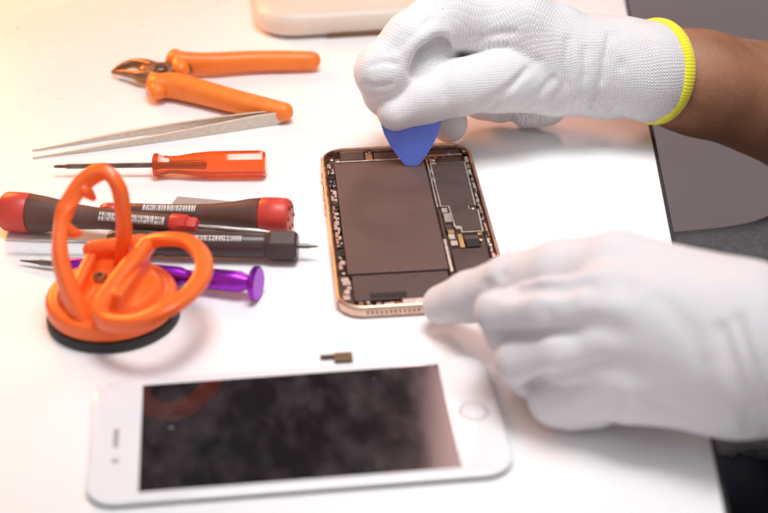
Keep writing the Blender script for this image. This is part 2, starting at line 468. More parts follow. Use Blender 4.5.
# logic board shield with its notches, on a tinned rim
sh = [(47.9,17.8),(62.9,17.8),(62.4,57),(59.6,57.2),(59.6,60.4),(63.0,60.6),(62.6,78.4),(54.2,78.4),(54.2,73.6),(51.8,73.6),(51.4,56.3),(48.0,56.0)]
cxs = sum(p[0] for p in sh)/len(sh)
def grow(poly, g):
    n = len(poly); out = []
    for i in range(n):
        p0, p1, p2 = Vector(poly[i-1]), Vector(poly[i]), Vector(poly[(i+1) % n])
        d1 = (p1-p0).normalized(); d2 = (p2-p1).normalized(); n1 = Vector((d1.y, -d1.x)); n2 = Vector((d2.y, -d2.x))
        k = (n1+n2); k = k/max(.3, k.dot(n1)) ; out.append(tuple(p1+k*g))
    return out
prism([L(x, y)[:2] for x, y in grow(sh, .42)], 1.6, 5.75).build('board_rim', M['tin'], ph, smooth=False, bevel=.1)
prism([L(x, y)[:2] for x, y in grow(sh, -.28)], 5.7, 6.15).build('board_shield', M['shield'], ph, smooth=False, bevel=.12)
part('speaker_module', 47.9, 62.6, 91.5, 126, 1.6, 5.7, 'module', .5)
part('silver_rail', 46.2, 46.9, 14, 57, 1.6, 6.0, 'tin', .1)
part('lower_rail', 45.7, 46.9, 84, 109, 1.6, 6.2, 'tin', .15)
part('gap_flex', 46.3, 47.6, 57, 84, 1.6, 4.2, 'module', .1)
# top end: camera side, receiver and bracket
part('bracket', 6.2, 36.5, 11.7, 12.7, 1.6, 6.2, 'tin', .15)
cm = part('camera_module', 8.6, 19.3, 3.6, 11.2, 1.6, 6.4, 'module', .5)
part('receiver_module', 23.6, 37.0, 4.4, 11.2, 1.6, 5.6, 'shield', .4)
part('connector_cover', 37.5, 46.8, 3.6, 12.6, 1.6, 5.2, 'copperflex', .3)
part('upper_tray', 48.2, 62.2, 3.4, 9.3, 1.6, 5.3, 'shield', .4)
part('upper_bar', 46.8, 62.8, 9.6, 10.7, 1.6, 6.0, 'copper', .2)
part('lower_tray', 50.5, 61.8, 11.3, 16.2, 1.6, 5.2, 'module', .3)
part('flex_strip', 19.8, 23.0, 3.0, 10.8, 1.6, 5.5, 'copperflex', .2)
part('top_strip', 9, 60, 2.4, 3.2, 1.6, 6.1, 'copperflex', .1)
# little boards and connectors between the battery and the shield
for (x0, x1, y0, y1, z, mm_) in ((47.9,50.3,58.5,62.2,6.2,'tin'), (48.2,51.0,63.2,70.4,6.5,'tin'), (51.8,53.9,74.6,76.6,6.4,'tin'), (48.0,50.8,71.2,76.0,5.2,'module'),
        (48.3,50.9,77.0,79.6,6.3,'gold'), (48.1,50.6,80.4,84.6,6.5,'tin'), (48.4,51.2,85.4,89.2,6.1,'tin'), (52.0,53.9,79.6,90.2,5.3,'gold'),
        (48.2,50.2,17.0,19.0,6.4,'tin'), (46.9,48.3,31.5,34.0,6.6,'tin'), (46.7,48.2,24,26,6.4,'tin'), (59.8,62.6,57.6,60.2,6.3,'dark'),
        (60.0,61.7,80.6,82.3,6.4,'gold'), (47.6,50,14.2,16.6,6.5,'tin')):
    part('connector', x0, x1, y0, y1, 1.6, z, mm_, .15)
part('chip', 54.6, 61.2, 80.4, 84.0, 1.6, 5.0, 'shield', .2)
part('chip', 54.6, 60.0, 84.6, 90.6, 1.6, 5.9, 'dark', .2)
lathe([(0, 1.25), (1.2, 1.25), (1.5, 1.0)], 20).v
def screw(x, y, z, r=.75, parent=ph):
    mb = loft(MB(), [[(x+rad*math.cos(2*PI*k/14), -y+rad*math.sin(2*PI*k/14), zz) for k in range(14)] for rad, zz in ((r, z-1.2), (r, z), (r*.75, z+.22), (r*.3, z+.22), (r*.25, z-.1))])
    return mb.build('screw', M['tin'], parent, auto=30)
for x, y, z in ((64.0,7.6,6.0),(61.0,60.5,6.5),(4.8,9.2,5.6),(60.9,86,6.1),(22,3.9,6.0),(45.5,5.0,5.5),(57,10.2,6.3),(4.6,112,5.6),(4.7,120,5.6),(12,127.6,5.8),(49.5,16,6.9),(7.6,12.1,6.4),(35,12.1,6.4)): screw(x, y, z)
def clutter(name, x0, x1, y0, y1, n, m, zr, seed):
    rnd = random.Random(seed); mb = MB()
    for i in range(n):
        y = y0+(y1-y0)*(i+rnd.random()*.7)/n; l = (y1-y0)/n*rnd.uniform(.3, .9); w = (x1-x0)*rnd.uniform(.35, .95)
        x = rnd.uniform(x0+w/2, x1-w/2); z = rnd.uniform(*zr)
        box(mb, (x, -y-l/2, (1.6+z)/2), (w, l, z-1.6), rnd.uniform(-.08, .08))
    return mb.build(name, M[m], ph, smooth=False, bevel=.12)
def clutter_h(name, x0, x1, y0, y1, n, m, zr, seed):
    rnd = random.Random(seed); mb = MB()
    for i in range(n):
        x = x0+(x1-x0)*(i+rnd.random()*.7)/n; l = (x1-x0)/n*rnd.uniform(.3, .9); w = (y1-y0)*rnd.uniform(.35, .95)
        y = rnd.uniform(y0+w/2, y1-w/2); z = rnd.uniform(*zr)
        box(mb, (x+l/2, -y, (1.6+z)/2), (l, w, z-1.6), rnd.uniform(-.08, .08))
    return mb.build(name, M[m], ph, smooth=False, bevel=.12)
clutter('side_flex', 2.3, 4.0, 13, 104, 20, 'copper', (5.2, 6.4), 1)
clutter('side_clips', 3.1, 5.2, 12, 106, 24, 'tin', (4.6, 6.2), 2)
clutter('side_shims', 2.6, 5.3, 14, 106, 22, 'dark', (4.8, 6.3), 3)
clutter('board_flex', 63.3, 65.0, 13, 128, 26, 'copper', (5.0, 6.5), 4)
clutter('board_clips', 63.2, 64.9, 11, 128, 26, 'tin', (4.8, 6.5), 5)
clutter('board_shims', 63.1, 64.6, 12, 128, 24, 'dark', (4.9, 6.3), 6)
clutter_h('top_clips', 8, 62, 2.4, 4.4, 14, 'dark', (5.2, 6.4), 7)
clutter_h('top_tabs', 8, 60, 9.8, 13.2, 14, 'copperflex', (4.6, 6.5), 8)
clutter_h('bottom_clips', 7, 60, 126.6, 129.6, 16, 'tin', (4.0, 5.8), 9)
clutter_h('bottom_shims', 7, 60, 126.4, 129.7, 16, 'copperflex', (4.0, 5.9), 10)
part('bottom_bracket', 25, 46, 126.6, 129.6, 1.6, 6.1, 'tin', .3)
clutter('corner_clips', 2.6, 6.6, 107, 126, 5, 'tin', (5.3, 6.6), 12)
# speaker slots, port and charging screws in the bottom edge, buttons on the left edge
for k in range(12):
    bx(11+k*1.75, 12.0+k*1.75, -PL-.04, -PL+.6, 2.6, 4.9).build('speaker_slot', M['dark'], ph, smooth=False, bevel=.3)
bx(39.5, 48.5, -PL-.04, -PL+1, 2.3, 5.0).build('charging_port', M['dark'], ph, smooth=False, bevel=.8)
for y0, y1 in ((20, 25), (31, 40.5), (43.5, 53)):
    bx(-.45, .5, -y1, -y0, 2.3, 5.0).build('side_button', M['copper'], ph, smooth=False, bevel=.4)
for y in (7.5, PL-7.5):
    for x0 in (-.05,): bx(x0, .6, -y-.7, -y+.7, .9, 6.4).build('antenna_line', M['print'], ph, smooth=False)

# ================================================================== white phone
wa = 5.6057
KW = (CH-2.7)/(CH-7.2)
wp = thing('phone_display', 'white phone display panel lying face up in front with a dark smudged screen', 'phone display', (-85.0*KW, 446.3*KW, .1), R(wa))
wp.scale = (KW, KW, 1)
# local origin: top left corner of the display; long side along x
bcx, bcy = 52.3, -29.25
WL = 138.3
slab(WL-.3, PW-.3, 9.8, [(.6, .1), (.1, .3), (0, .8), (.05, 1.0)], bcx, bcy, 12).build('backing_frame', M['flex'], wp, auto=50)
gl = slab(WL, PW, 9.9, [(.5, 1.1), (.1, 1.3), (0, 1.7), (.1, 2.2), (.5, 2.5), (1.2, 2.62)], bcx, bcy, 12).build('front_glass', M['white_gl'], wp, auto=60)
bx(0, 104, -58.5, 0, 2.5, 2.66).build('screen', M['display'], wp, smooth=False)
M['gray'] = mat('grey mesh', (.35, .35, .38), .5)
M['ring'] = mat('home ring', (.72, .68, .71), .3, .3)
slab(11, 11, 5.45, [(0, 2.5), (.05, 2.70), (.8, 2.73), (1.0, 2.63)], 112.2, bcy, 10).build('home_button_ring', M['ring'], wp)
slab(9.0, 9.0, 4.45, [(0, 2.5), (.4, 2.70)], 112.2, bcy, 10).build('home_button', M['white_gl'], wp)
slab(1.9, 10.5, .9, [(0, 2.5), (0, 2.66)], -8.2, bcy, 6).build('earpiece_slot', M['gray'], wp)
slab(2.6, 2.6, 1.25, [(0, 2.5), (0, 2.66)], -8.0, bcy-12.2, 8).build('front_camera', M['gray'], wp)

# ================================================================== suction lifter
so = Vector((-103.5, 501.5, 0))
sc_ = thing('suction_lifter', 'orange plastic suction cup lifter with two loop handles and black rubber foot', 'suction cup', so)
def disc(prof, seg=64): return loft(MB(), [[(r*math.cos(2*PI*k/seg), r*math.sin(2*PI*k/seg), z) for k in range(seg)] for r, z in prof])
disc([(24.0, 0.1), (25.2, .6), (25.3, 2.6), (24.6, 4.2), (22, 4.6)]).build('rubber_cup', M['rubber'], sc_)
def loc_(px, py, z): return np.array(P(px, py, z)-so)
def roundbox(X, c, half, ang, r):
    c = np.array(c); ca_, sa_ = math.cos(ang), math.sin(ang); q = X-c
    q = np.stack([q[..., 0]*ca_+q[..., 1]*sa_, -q[..., 0]*sa_+q[..., 1]*ca_, q[..., 2]], -1)
    q = np.abs(q)-np.array(half)+r
    return np.linalg.norm(np.maximum(q, 0), axis=-1)+np.minimum(q.max(-1), 0)-r
b0, b1 = loc_(110, 318, 16), loc_(151, 246, 20)
bang = math.atan2(b1[1]-b0[1], b1[0]-b0[0])
def lifter(X):
    rad = np.hypot(X[..., 0], X[..., 1]); z = X[..., 2]
    def puck(r, z0, z1, e):
        a = rad-r+e; b = np.abs(z-(z0+z1)/2)-(z1-z0)/2+e
        return np.hypot(np.maximum(a, 0), np.maximum(b, 0))+np.minimum(np.maximum(a, b), 0)-e
    d = puck(24.9, 4.4, 11.8, 2.0)
    d = smin(d, puck(19.5, 8, 15.2, 2.5), 2)
    ctr = (b0+b1)/2; side = np.array([math.cos(bang+PI/2), math.sin(bang+PI/2), 0])
    # web carrying the leaning loop, its twin on the left, the bar at the back
    w1 = roundbox(X, (ctr[0], ctr[1], 15.5), (15.5, 2.6, 6.5), bang, 1.2)
    w2 = roundbox(X, tuple(np.array((ctr[0], ctr[1], 15.0))+side*19), (12.5, 2.4, 6.0), bang+.12, 1.2)
    bk = cap(X, loc_(92, 250, 18), loc_(142, 243, 20), 3.6, 3.6)
    f = smin(smin(w1, w2, 1.5), bk, 2)
    d = smin(d, f, 2.2)
    d = smin(d, puck(1e-3+7.5, 8, 16.6, 1.0), 2)
    # recess between the webs
    rc = roundbox(X, tuple(np.array((ctr[0], ctr[1], 19.5))+side*9.5), (9.5, 6.0, 5.0), bang, 1.5)
    return -smin(-d, rc, 1.0)
V, F = nets(lifter, np.array([-27, -27, 3.]), np.array([29, 45, 30.]), .7)
body_mesh('body', V, F, M['orange'], sc_, smooth_it=1)
pt = P(100, 277, 16)-so
mb = MB(); loft(mb, [[(pt.x+r*math.cos(2*PI*k/20), pt.y+r*math.sin(2*PI*k/20), z) for k in range(20)] for r, z in ((2.8, 12), (2.8, 16.2), (2.2, 17), (1.0, 17), (.8, 15.6))])
mb.build('screw', M['jaw'], sc_)
pts = [loc_(86, 322, 9), loc_(73, 298, 18), loc_(60, 256, 31), loc_(64, 214, 42), loc_(83, 183, 51), loc_(104, 172, 55), loc_(118, 186, 51), loc_(123, 212, 41), loc_(124, 238, 29), loc_(122, 262, 16)]
rad = [(6.2, 4.6), (5.0, 4.0), (4.3, 3.4), (4.1, 3.2), (4.2, 3.3), (4.1, 3.1), (3.8, 2.9), (3.5, 2.8), (3.5, 3.0), (3.7, 3.2)]
LP = [Vector(p) for p in pts]
# the blade of the loop is wide towards the viewer's left and has two small stops on its inner edge
sweep(LP, [(a_*.8, b_*.8) for a_, b_ in rad], up=(.25, .5, .3), n=7, seg=24, power=.5).build('standing_loop_handle', M['orange'], sc_)
mb = MB()
sweep_pts = [Vector(loc_(84, 190, 49)), Vector(loc_(89, 194, 46)), Vector(loc_(93, 198, 44))]
s1 = sweep(sweep_pts, [(2.6, 2.4), (2.4, 2.2), (1.2, 1.4)], n=4, seg=14); mb.add(s1.v, s1.f)
s2 = sweep([Vector(loc_(64, 226, 39)), Vector(loc_(72, 232, 36)), Vector(loc_(79, 233, 35))], [(2.6, 2.4), (2.4, 2.2), (1.2, 1.4)], n=4, seg=14); mb.add(s2.v, s2.f)
mb.build('handle_stop', M['orange'], sc_)
pts = [loc_(150, 243, 24), loc_(168, 239, 27), loc_(188, 242, 28), loc_(202, 256, 28), loc_(203, 274, 27), loc_(190, 293, 26), loc_(166, 310, 25), loc_(136, 322, 21), loc_(108, 322, 17), loc_(101, 310, 17), loc_(117, 286, 19), loc_(135, 262, 22)]
rad = [(3.5, 3.0), (3.6, 2.4), (3.8, 2.2), (4.0, 2.2), (4.1, 2.2), (4.0, 2.2), (3.9, 2.5), (3.7, 3.0), (3.4, 3.6), (3.8, 4.2), (4.2, 4.8), (4.0, 4.2)]
sweep([Vector(p) for p in pts], [(a_*.84, b_*.9) for a_, b_ in rad], n=7, seg=20, closed=True, power=.52).build('leaning_loop_handle', M['orange'], sc_)

# ================================================================== screwdrivers
def barcode(parent, x0, x1, r, ang, w, seed, rf=None):
    rnd = random.Random(seed); mb = MB(); x = x0
    rad = rf or (lambda x: r)
    while x < x1:
        l = rnd.uniform(.35, 1.1)
        rows = 1 if rnd.random() < .5 else 2
        for k in range(rows):
            a0 = ang-w/2+(w/rows)*k+.03; a1 = a0+w/rows-.08
            loops = []
            for xx in (x, x+l):
                loops.append([(xx, (rad(xx)+.12)*math.cos(a), (rad(xx)+.12)*math.sin(a)) for a in (a0, (a0*2+a1)/3, (a0+a1*2)/3, a1)])
            loft(mb, loops, False, False, closed=False)
        x += l+rnd.uniform(.15, .45)
    o = mb.build('printed_label', M['print'], parent, smooth=True)
    s = o.modifiers.new('solid', 'SOLIDIFY'); s.thickness = .05*MM
    return o

def interp(prof): 
    xs = [p[0] for p in prof]; rs = [p[1] for p in prof]
    return lambda x: float(np.interp(x, xs, rs))

# brown handle, red cap at the left
a = P(4, 211, 8.4); b = P(199, 226.5, 11.0); t = thing('precision_screwdriver', 'brown handled screwdriver whose thick red cap points left, behind the suction cup', 'screwdriver', mtx=frame(a, b, .3), group='brown and red precision screwdrivers')
Ln = length(a, b)
lathe([(0, 6.6), (.5, 7.6), (1.6, 8.3), (6, 8.5), (11.8, 8.35), (12.4, 7.9)], 28).build('end_cap', M['red'], t)
hp = [(12.4, 7.6), (13, 8.1), (18, 7.6), (26, 6.4), (34, 5.2), (44, 4.4), (58, 4.1), (Ln-12.4, 4.2), (Ln-12, 3.8)]
lathe(hp, 28).build('handle', M['brown'], t)
lathe([(Ln-12, 4.2), (Ln-11.6, 4.5), (Ln-5, 4.5), (Ln-4.5, 3.6), (Ln-1.6, 3.5), (Ln-.6, 3.0), (Ln, 1.5)], 8).build('chuck', M['red'], t)
lathe([(Ln-1, 1.15), (Ln+25, 1.15), (Ln+26, .9), (Ln+30, .5)], 14).build('shaft', M['steel'], t)
barcode(t, 44, 72, 4.2, R(118), .95, 5, interp(hp))
# brown handle, red cap at the right
a = P(291, 217, 8.0); b = P(99, 211.5, 4.2); t = thing('precision_screwdriver', 'brown handled screwdriver whose ribbed red cap points right, beside the grey metal blade', 'screwdriver', mtx=frame(a, b, .3), group='brown and red precision screwdrivers')
Ln = length(a, b)
lathe([(0, 5.0), (.3, 6.8), (1.6, 7.7), (6, 8.0), (12, 7.9), (12.6, 7.4)], 28).build('end_cap', M['red'], t)
mb = MB()
for k in range(6): box(mb, (-.1, 4.6*math.cos(k*PI/3), 4.6*math.sin(k*PI/3)), (.5, 1.2, 1.2))
mb.build('cap_dimples', M['brown'], t, smooth=False)
hp = [(12.4, 7.0), (13, 7.7), (18, 7.1), (26, 5.6), (34, 4.6), (44, 4.1), (58, 3.9), (Ln-8.4, 3.9), (Ln-8, 3.6)]
lathe(hp, 28).build('handle', M['brown'], t)
lathe([(Ln-8, 3.7), (Ln-7.6, 4.0), (Ln-3, 3.9), (Ln-1, 3.0), (Ln, 1.5)], 8).build('chuck', M['red'], t)
lathe([(Ln-1, 1.1), (Ln+14, 1.1), (Ln+18, .6)], 14).build('shaft', M['steel'], t)
barcode(t, 40, 62, 4.0, R(50), .9, 9, interp(hp))
# black driver
a = P(5, 240.5, 6.4); b = P(298, 246, 6.6); t = thing('black_screwdriver', 'black barrel screwdriver with a long thin silver shaft and hexagonal collar', 'screwdriver', mtx=frame(a, b, .2))
Ln = length(a, b); hx = Ln-length(P(107, 242, 6.5), b)
lathe([(0, .35), (4, .6), (14, .75), (hx+1, .75)], 14).build('shaft', M['steel'], t)
hp = [(hx, 2.8), (hx+.8, 4.4), (hx+3, 5.2), (hx+20, 5.2), (hx+21, 4.8), (hx+23, 4.8), (hx+24, 5.3), (Ln-14, 5.3), (Ln-13, 5.0)]
lathe(hp, 28).build('handle', M['black'], t)
lathe([(Ln-13.5, 5.2), (Ln-10.5, 6.6), (Ln-1.2, 6.6), (Ln, 5.6)], 6, .2).build('hexagonal_collar', M['black'], t, smooth=False, bevel=.4)
lathe([(Ln-.5, 1.0), (Ln+4, 1.0), (Ln+5, .7), (Ln+8, .4)], 12).build('bit', M['darksteel'], t)
barcode(t, Ln-42, Ln-22, 5.3, R(110), .55, 13)
# purple driver
a = P(20, 260.5, 2.4); b = P(259, 283.5, 7.0); t = thing('purple_screwdriver', 'shiny purple metal screwdriver with a flat round end disc, behind the suction cup', 'screwdriver', mtx=frame(a, b))
Ln = length(a, b); hx = length(a, P(64, 264, 3.5))
lathe([(0, .3), (4, .55), (8, .9), (9, 1.2), (hx+1, 1.2)], 14).build('shaft', M['darksteel'], t)
lathe([(hx, 1.6), (hx+1.5, 3.0), (hx+6, 3.3), (hx+18, 3.4), (hx+20, 2.6), (hx+23, 2.6), (hx+25, 3.6), (Ln-33, 3.7), (Ln-30, 2.7), (Ln-27, 2.7), (Ln-24, 4.1), (Ln-8, 4.2), (Ln-5, 3.0), (Ln-3, 3.0)], 32).build('handle', M['purple'], t)
lathe([(Ln-3.2, 3.0), (Ln-2.6, 6.2), (Ln-2.0, 6.8), (Ln-.6, 6.8), (Ln, 6.2)], 36).build('end_disc', M['purple'], t)
# clear orange driver
a = P(54, 166.5, 5.2); b = P(266, 163.5, 6.2); t = thing('orange_screwdriver', 'small screwdriver with a see-through orange handle, in front of the tweezers', 'screwdriver', mtx=frame(a, b, .26))
Ln = length(a, b); hx = length(a, P(152.5, 165, 6))
lathe([(0, .5), (1.5, .75), (5, .8), (6, 1.15), (hx+24, 1.15), (hx+24.4, .5)], 16).build('shaft', M['darksteel'], t)
lathe([(hx, 3.6), (hx+.6, 5.2), (hx+2.0, 5.4), (hx+4, 4.6), (hx+8, 3.9), (hx+12, 4.2), (hx+19, 5.3), (hx+26, 5.9), (Ln-2, 6.0), (Ln-.6, 5.6), (Ln, 4.6)], 12).build('handle', M['clearorange'], t, auto=24, bevel=.3)

# grey metal blade leaning behind the right screwdriver
mb = MB(); cs = [P(177, 196, 8.5), P(249, 202.5, 8.5), P(252, 209, 8.2), P(168, 209, 8.2)]
loft(mb, [[tuple(v+Vector((0, 0, z))) for v in cs] for z in (-8, 0)])
tag(mb.build('metal_blade', M['greyblade'], None, smooth=False, bevel=.3), 'flat grey metal block behind the brown screwdriver handles', 'blade')

# ================================================================== tweezers (lying on edge)
tw = thing('tweezers', 'long silver pointed tweezers lying on edge against the lower plier handle', 'tweezers', (0, 0, 0))
def arm(a, b, bow, h0, h1, name, back=0.0):
    mb = MB(); n = 30; loops = []
    a, b = Vector(a), Vector(b); d = (b-a); nn = Vector((-d.y, d.x, 0)).normalized()
    if nn.y < 0: nn = -nn
    for i in range(n+1):
        s = i/n
        p = a+d*s+nn*(bow*math.sin(PI*min(1, s*1.02))**1.0 + back)
        hh = h0+(h1-h0)*max(0, (s-.12)/.88)**1.0
        zc = h0/2*.98+.2
        zc = zc+(h1/2+.15-zc)*max(0, (s-.12)/.88)
        th = .55 if s < .8 else .5-.25*(s-.8)/.2
        if s < .04: hh *= .55+.45*math.sin(PI/2*s/.04)
        loops.append([tuple(p+nn*dx+Vector((0, 0, zc+dz))) for dx, dz in ((-th, -hh/2), (th, -hh/2), (th, hh/2), (-th, hh/2))])
    loft(mb, loops)
    return mb.build(name, M['tweezer'], tw, smooth=True, bevel=.15, auto=35)
ra = P(285, 123.5, 0)
arm(ra, P(33, 159, 0), -1.2, 6.4, .8, 'arm')
arm(ra+Vector((0, 1.25, 0)), P(32, 151.5, 0), 3.6, 6.4, .8, 'arm')

# ================================================================== pliers
pl = thing('pliers', 'orange handled cutting pliers lying open at the back left of the table', 'pliers', (0, 0, 0))
def W(*q): return [P(*p) for p in q]
up1 = W((176, 63, 7), (190, 63, 7), (215, 63, 6.6), (250, 61, 6.2), (285, 60.5, 5.9), (312, 60.5, 5.6))
sweep(up1, [(5.4, 6.6), (4.9, 5.4), (5.0, 5.2), (4.9, 5.0), (4.8, 4.8), (4.4, 4.5)], n=7, seg=24, power=.82).build('grip', M['orangegrip'], pl)
sweep(W((175, 57, 9), (178, 62, 8), (181, 70, 7)), [(4.2, 4.0), (4.6, 4.4), (4.4, 4.4)], up=(1, 0, 0), n=5).build('grip_flange', M['orangegrip'], pl)
lo = W((158, 86, 6.5), (175, 86, 6.6), (200, 92, 6.3), (230, 100, 6), (260, 107, 5.6), (284, 112, 5.2))
sweep(lo, [(6.4, 5.8), (6.6, 6.0), (6.2, 5.7), (5.8, 5.3), (5.3, 4.8), (4.6, 4.4)], n=7, seg=24, power=.82).build('grip', M['orangegrip'], pl)
sweep(W((155, 80, 7.5), (155, 86, 6.8), (158, 92, 6.2)), [(3.8, 4.0), (4.2, 4.4), (3.8, 4.2)], up=(1, 0, 0), n=5).build('grip_flange', M['orangegrip'], pl)
sweep(W((186, 68, 6), (170, 70, 6), (154, 71, 6), (145, 71, 6)), [(4.6, 3.2), (5.6, 3.4), (5.8, 3.5), (4.6, 3.2)], n=6, power=.75).build('joint_plate', M['jaw'], pl)
sweep(W((154, 68, 5.5), (143, 64.5, 5.5), (133, 63.5, 5), (122, 66.5, 4.2), (112, 71.5, 3.0)), [(3.2, 3.4), (2.8, 3.0), (1.9, 2.4), (1.5, 2.0), (.5, .7)], n=6, power=.8).build('jaw', M['jaw'], pl)
sweep(W((152, 76, 5.5), (142, 76.5, 5.2), (132, 74.5, 4.8), (122, 73, 4), (112, 72.5, 3.0)), [(3.2, 3.4), (2.8, 3.0), (1.7, 2.2), (1.3, 1.6), (.4, .6)], n=6, power=.8).build('jaw', M['jaw'], pl)
pv = P(160, 68, 10)
mb = MB(); loft(mb, [[(pv.x+r*math.cos(2*PI*k/20), pv.y+r*math.sin(2*PI*k/20), z) for k in range(20)] for r, z in ((3.4, 8), (3.4, 10.2), (2.8, 10.8))])
mb.build('pivot_screw', M['darksteel'], pl)
sweep(W((176, 66, 6), (168, 76, 5.5), (160, 84, 5.5)), [(4, 3), (4.4, 3.2), (4, 3)], n=5).build('tang', M['jaw'], pl)

# ================================================================== ivory case at the back
ca = thing('plastic_case', 'ivory plastic case with rounded corners at the back edge of the view', 'case', tuple(P(384, 36, 0)), R(6.5))
slab(112, 96, 22, [(5.5, 1.2), (2.0, 2.2), (.3, 5), (0, 8), (.6, 11), (3.2, 13.4), (4.6, 14.0), (7.5, 15.0), (12, 15.6), (30, 16.4)], -11, 48, 14).build('shell', M['beige'], ca, auto=60)
bx(-30, 18, .6, 9, .2, 2.2).build('foot_strip', M['foot'], ca, smooth=False, bevel=.3)

# ================================================================== loose flex connector
o = MB(); c1 = P(343.5, 360, 0); c0 = P(329, 357.5, 0)
fx = thing('flex_connector', 'tiny brown connector with a thin tail lying just behind the white display panel', 'connector', tuple(c1), R(5))
box(MB(), (0, 0, 1.1), (6.6, 4.6, 1.8)).build('plug', M['flex'], fx, smooth=False, bevel=.3)
bx(-8.4, -2.9, .5, 2.3, .5, 1.3).build('tail', M['module'], fx, smooth=False)

# ================================================================== blue pick
pkx = P(411, 150, 14)
pk = MB(); n = 26; a0 = P(412, 166, 4.6); t0 = P(411, 112, 27)
ex = (P(440, 126, 22)-P(384, 128, 22)).normalized(); ez = (t0-a0).normalized(); en = ex.cross(ez).normalized()
outl = [(-2.6, .2), (-3.4, .9), (-6.2, 4.4), (-9.3, 9.0), (-12.0, 14.5), (-13.6, 20), (-13.0, 24), (-9.5, 27.3), (-4, 28.4), (4, 28.4), (9.5, 27.3), (13.0, 24), (13.6, 20), (11.9, 14.0), (9.2, 8.6), (6.2, 4.2), (3.6, 1.0), (2.8, .2), (0, 0)]
loops = []
for ins, off in ((.35, -.42), (0, -.25), (0, .25), (.35, .42)):
    loops.append([tuple(a0+ex*(x*(1-ins/13))+ez*(y+ins*(1-y/14))+en*off) for x, y in outl])
loft(pk, loops)
tag(pk.build('opening_pick', M['pick'], None, auto=50), 'blue plastic opening pick held in the raised glove, tip in the open phone', 'pick')

# ================================================================== the technician
pe = thing('person', 'seated person in white gloves, charcoal shirt and navy trousers, holding a blue pick', 'person', (380, 560, -740))
PB = Vector((380, 560, -740))
def sh_(V): return V-np.array(PB)

# ---- right hand (far one), pinching the pick
wristR = P(600, 66, 33); cuffR = P(653, 71.5, 33)
axR = Vector((1, .57, -.30)).normalized()
axA = Vector((1, .34, -.42)).normalized()
elbR = cuffR+axA*235
Rh = dict(
    palm=[P(560, 66, 34), P(505, 48, 44)],
    thumb=[P(548, 82, 30), P(500, 79, 36), P(456, 88, 35), P(426, 98, 32), P(396, 112, 27.5)],
    index=[P(452, 12, 62), P(415, 42, 54), P(384, 72, 43), P(388, 92, 31), P(398, 109, 21)],
    mid=[P(486, 12, 60), P(452, 36, 46), P(424, 62, 32), P(438, 96, 19), P(449, 124, 9.5)],
    ring=[P(520, 20, 58), P(490, 52, 42), P(470, 74, 28), P(482, 98, 14), P(500, 104, 11)],
    little=[P(552, 36, 48), P(528, 66, 32), P(512, 90, 17), P(528, 106, 11), P(545, 108, 11)],
)
def right_glove(X, folds=True):
    d = cap(X, wristR, cuffR+axR*1, 21.6, 23.0)
    d = smin(d, cap(X, P(560, 66, 34), wristR, 20.5, 22), 8)
    for nme, r0_, r1_ in (('index', 13.2, 19), ('mid', 14, 19), ('ring', 13.5, 18), ('little', 12.5, 17)):
        d = smin(d, cap(X, Rh[nme][0], P(572, 66, 35), r0_, r1_), 7)
    th = chain(X, Rh['thumb'], [15, 14.2, 12.0, 10.6, 8.4], 4)
    ix = chain(X, Rh['index'], [14.5, 13.6, 12.4, 10.6, 8.4], 4)
    md = chain(X, Rh['mid'], [13, 12, 10.8, 9.6, 8.6], 3)
    rg = chain(X, Rh['ring'], [13, 12, 10.5, 9.5, 9], 3)
    lt = chain(X, Rh['little'], [12.5, 11.5, 10, 9.4, 9], 3)
    f = smin(ix, rg, 2.2); f = smin(f, lt, 2.2)
    d = smin(d, f, 6)
    d = smin(d, cap(X, P(552, 80, 31), P(500, 74, 34), 15, 13), 5)
    # the hollow between thumb, forefinger and palm; the middle finger crosses the bottom of it
    cav = smin(cap(X, P(414, 72, 60), P(418, 72, 42), 4.0, 3.5), cap(X, P(430, 57, 66), P(429, 61, 36), 7.4, 6.0), 5)
    cav = smin(cav, cap(X, P(441, 40, 74), P(441, 48, 44), 5.0, 4), 5)
    cav = smin(cav, cap(X, P(449, 55, 68), P(446, 60, 48), 4.6, 3.6), 5)
    d = -smin(-d, cav, 2.5)
    d = smin(d, cap(X, P(404, 60, 30), P(462, 46, 36), 9, 12), 1.5)
    d = smin(d, cap(X, P(398, 70, 35), P(424, 84, 32), 8, 8), 2)
    d = smin(d, chain(X, [P(454, 16, 54), P(439, 44, 47), P(423, 74, 40)], [10.8, 10.6, 10], 3), 1.2)
    d = smin(d, md, 1.0)
    d = smin(d, th, 1.8)
    d = crease(X, d, [P(438, 18, 72), P(446, 36, 70), P(458, 62, 62)], 1.5, 1.8)
    d = crease(X, d, [P(398, 60, 58), P(414, 50, 62), P(426, 36, 66)], 1.6, 1.0)
    d = crease(X, d, [P(404, 52, 60), P(420, 40, 64), P(434, 26, 68)], 1.3, .8)
    if not folds: return d
    for pts_, w_, dp_ in FR: d = crease(X, d, pts_, w_, dp_*1.6)
    # cut square at the cuff
    q = X-np.array(cuffR); d = np.maximum(d, q@np.array(axR)-1.0)
    # long soft wrinkles towards the wrist
    d = d+.42*np.sin((X[..., 0]*.32+X[..., 2]*.22)+1.5*np.sin(X[..., 2]*.09+X[..., 1]*.05))*np.clip((X[..., 0]-55)/30, 0, 1)
    return d
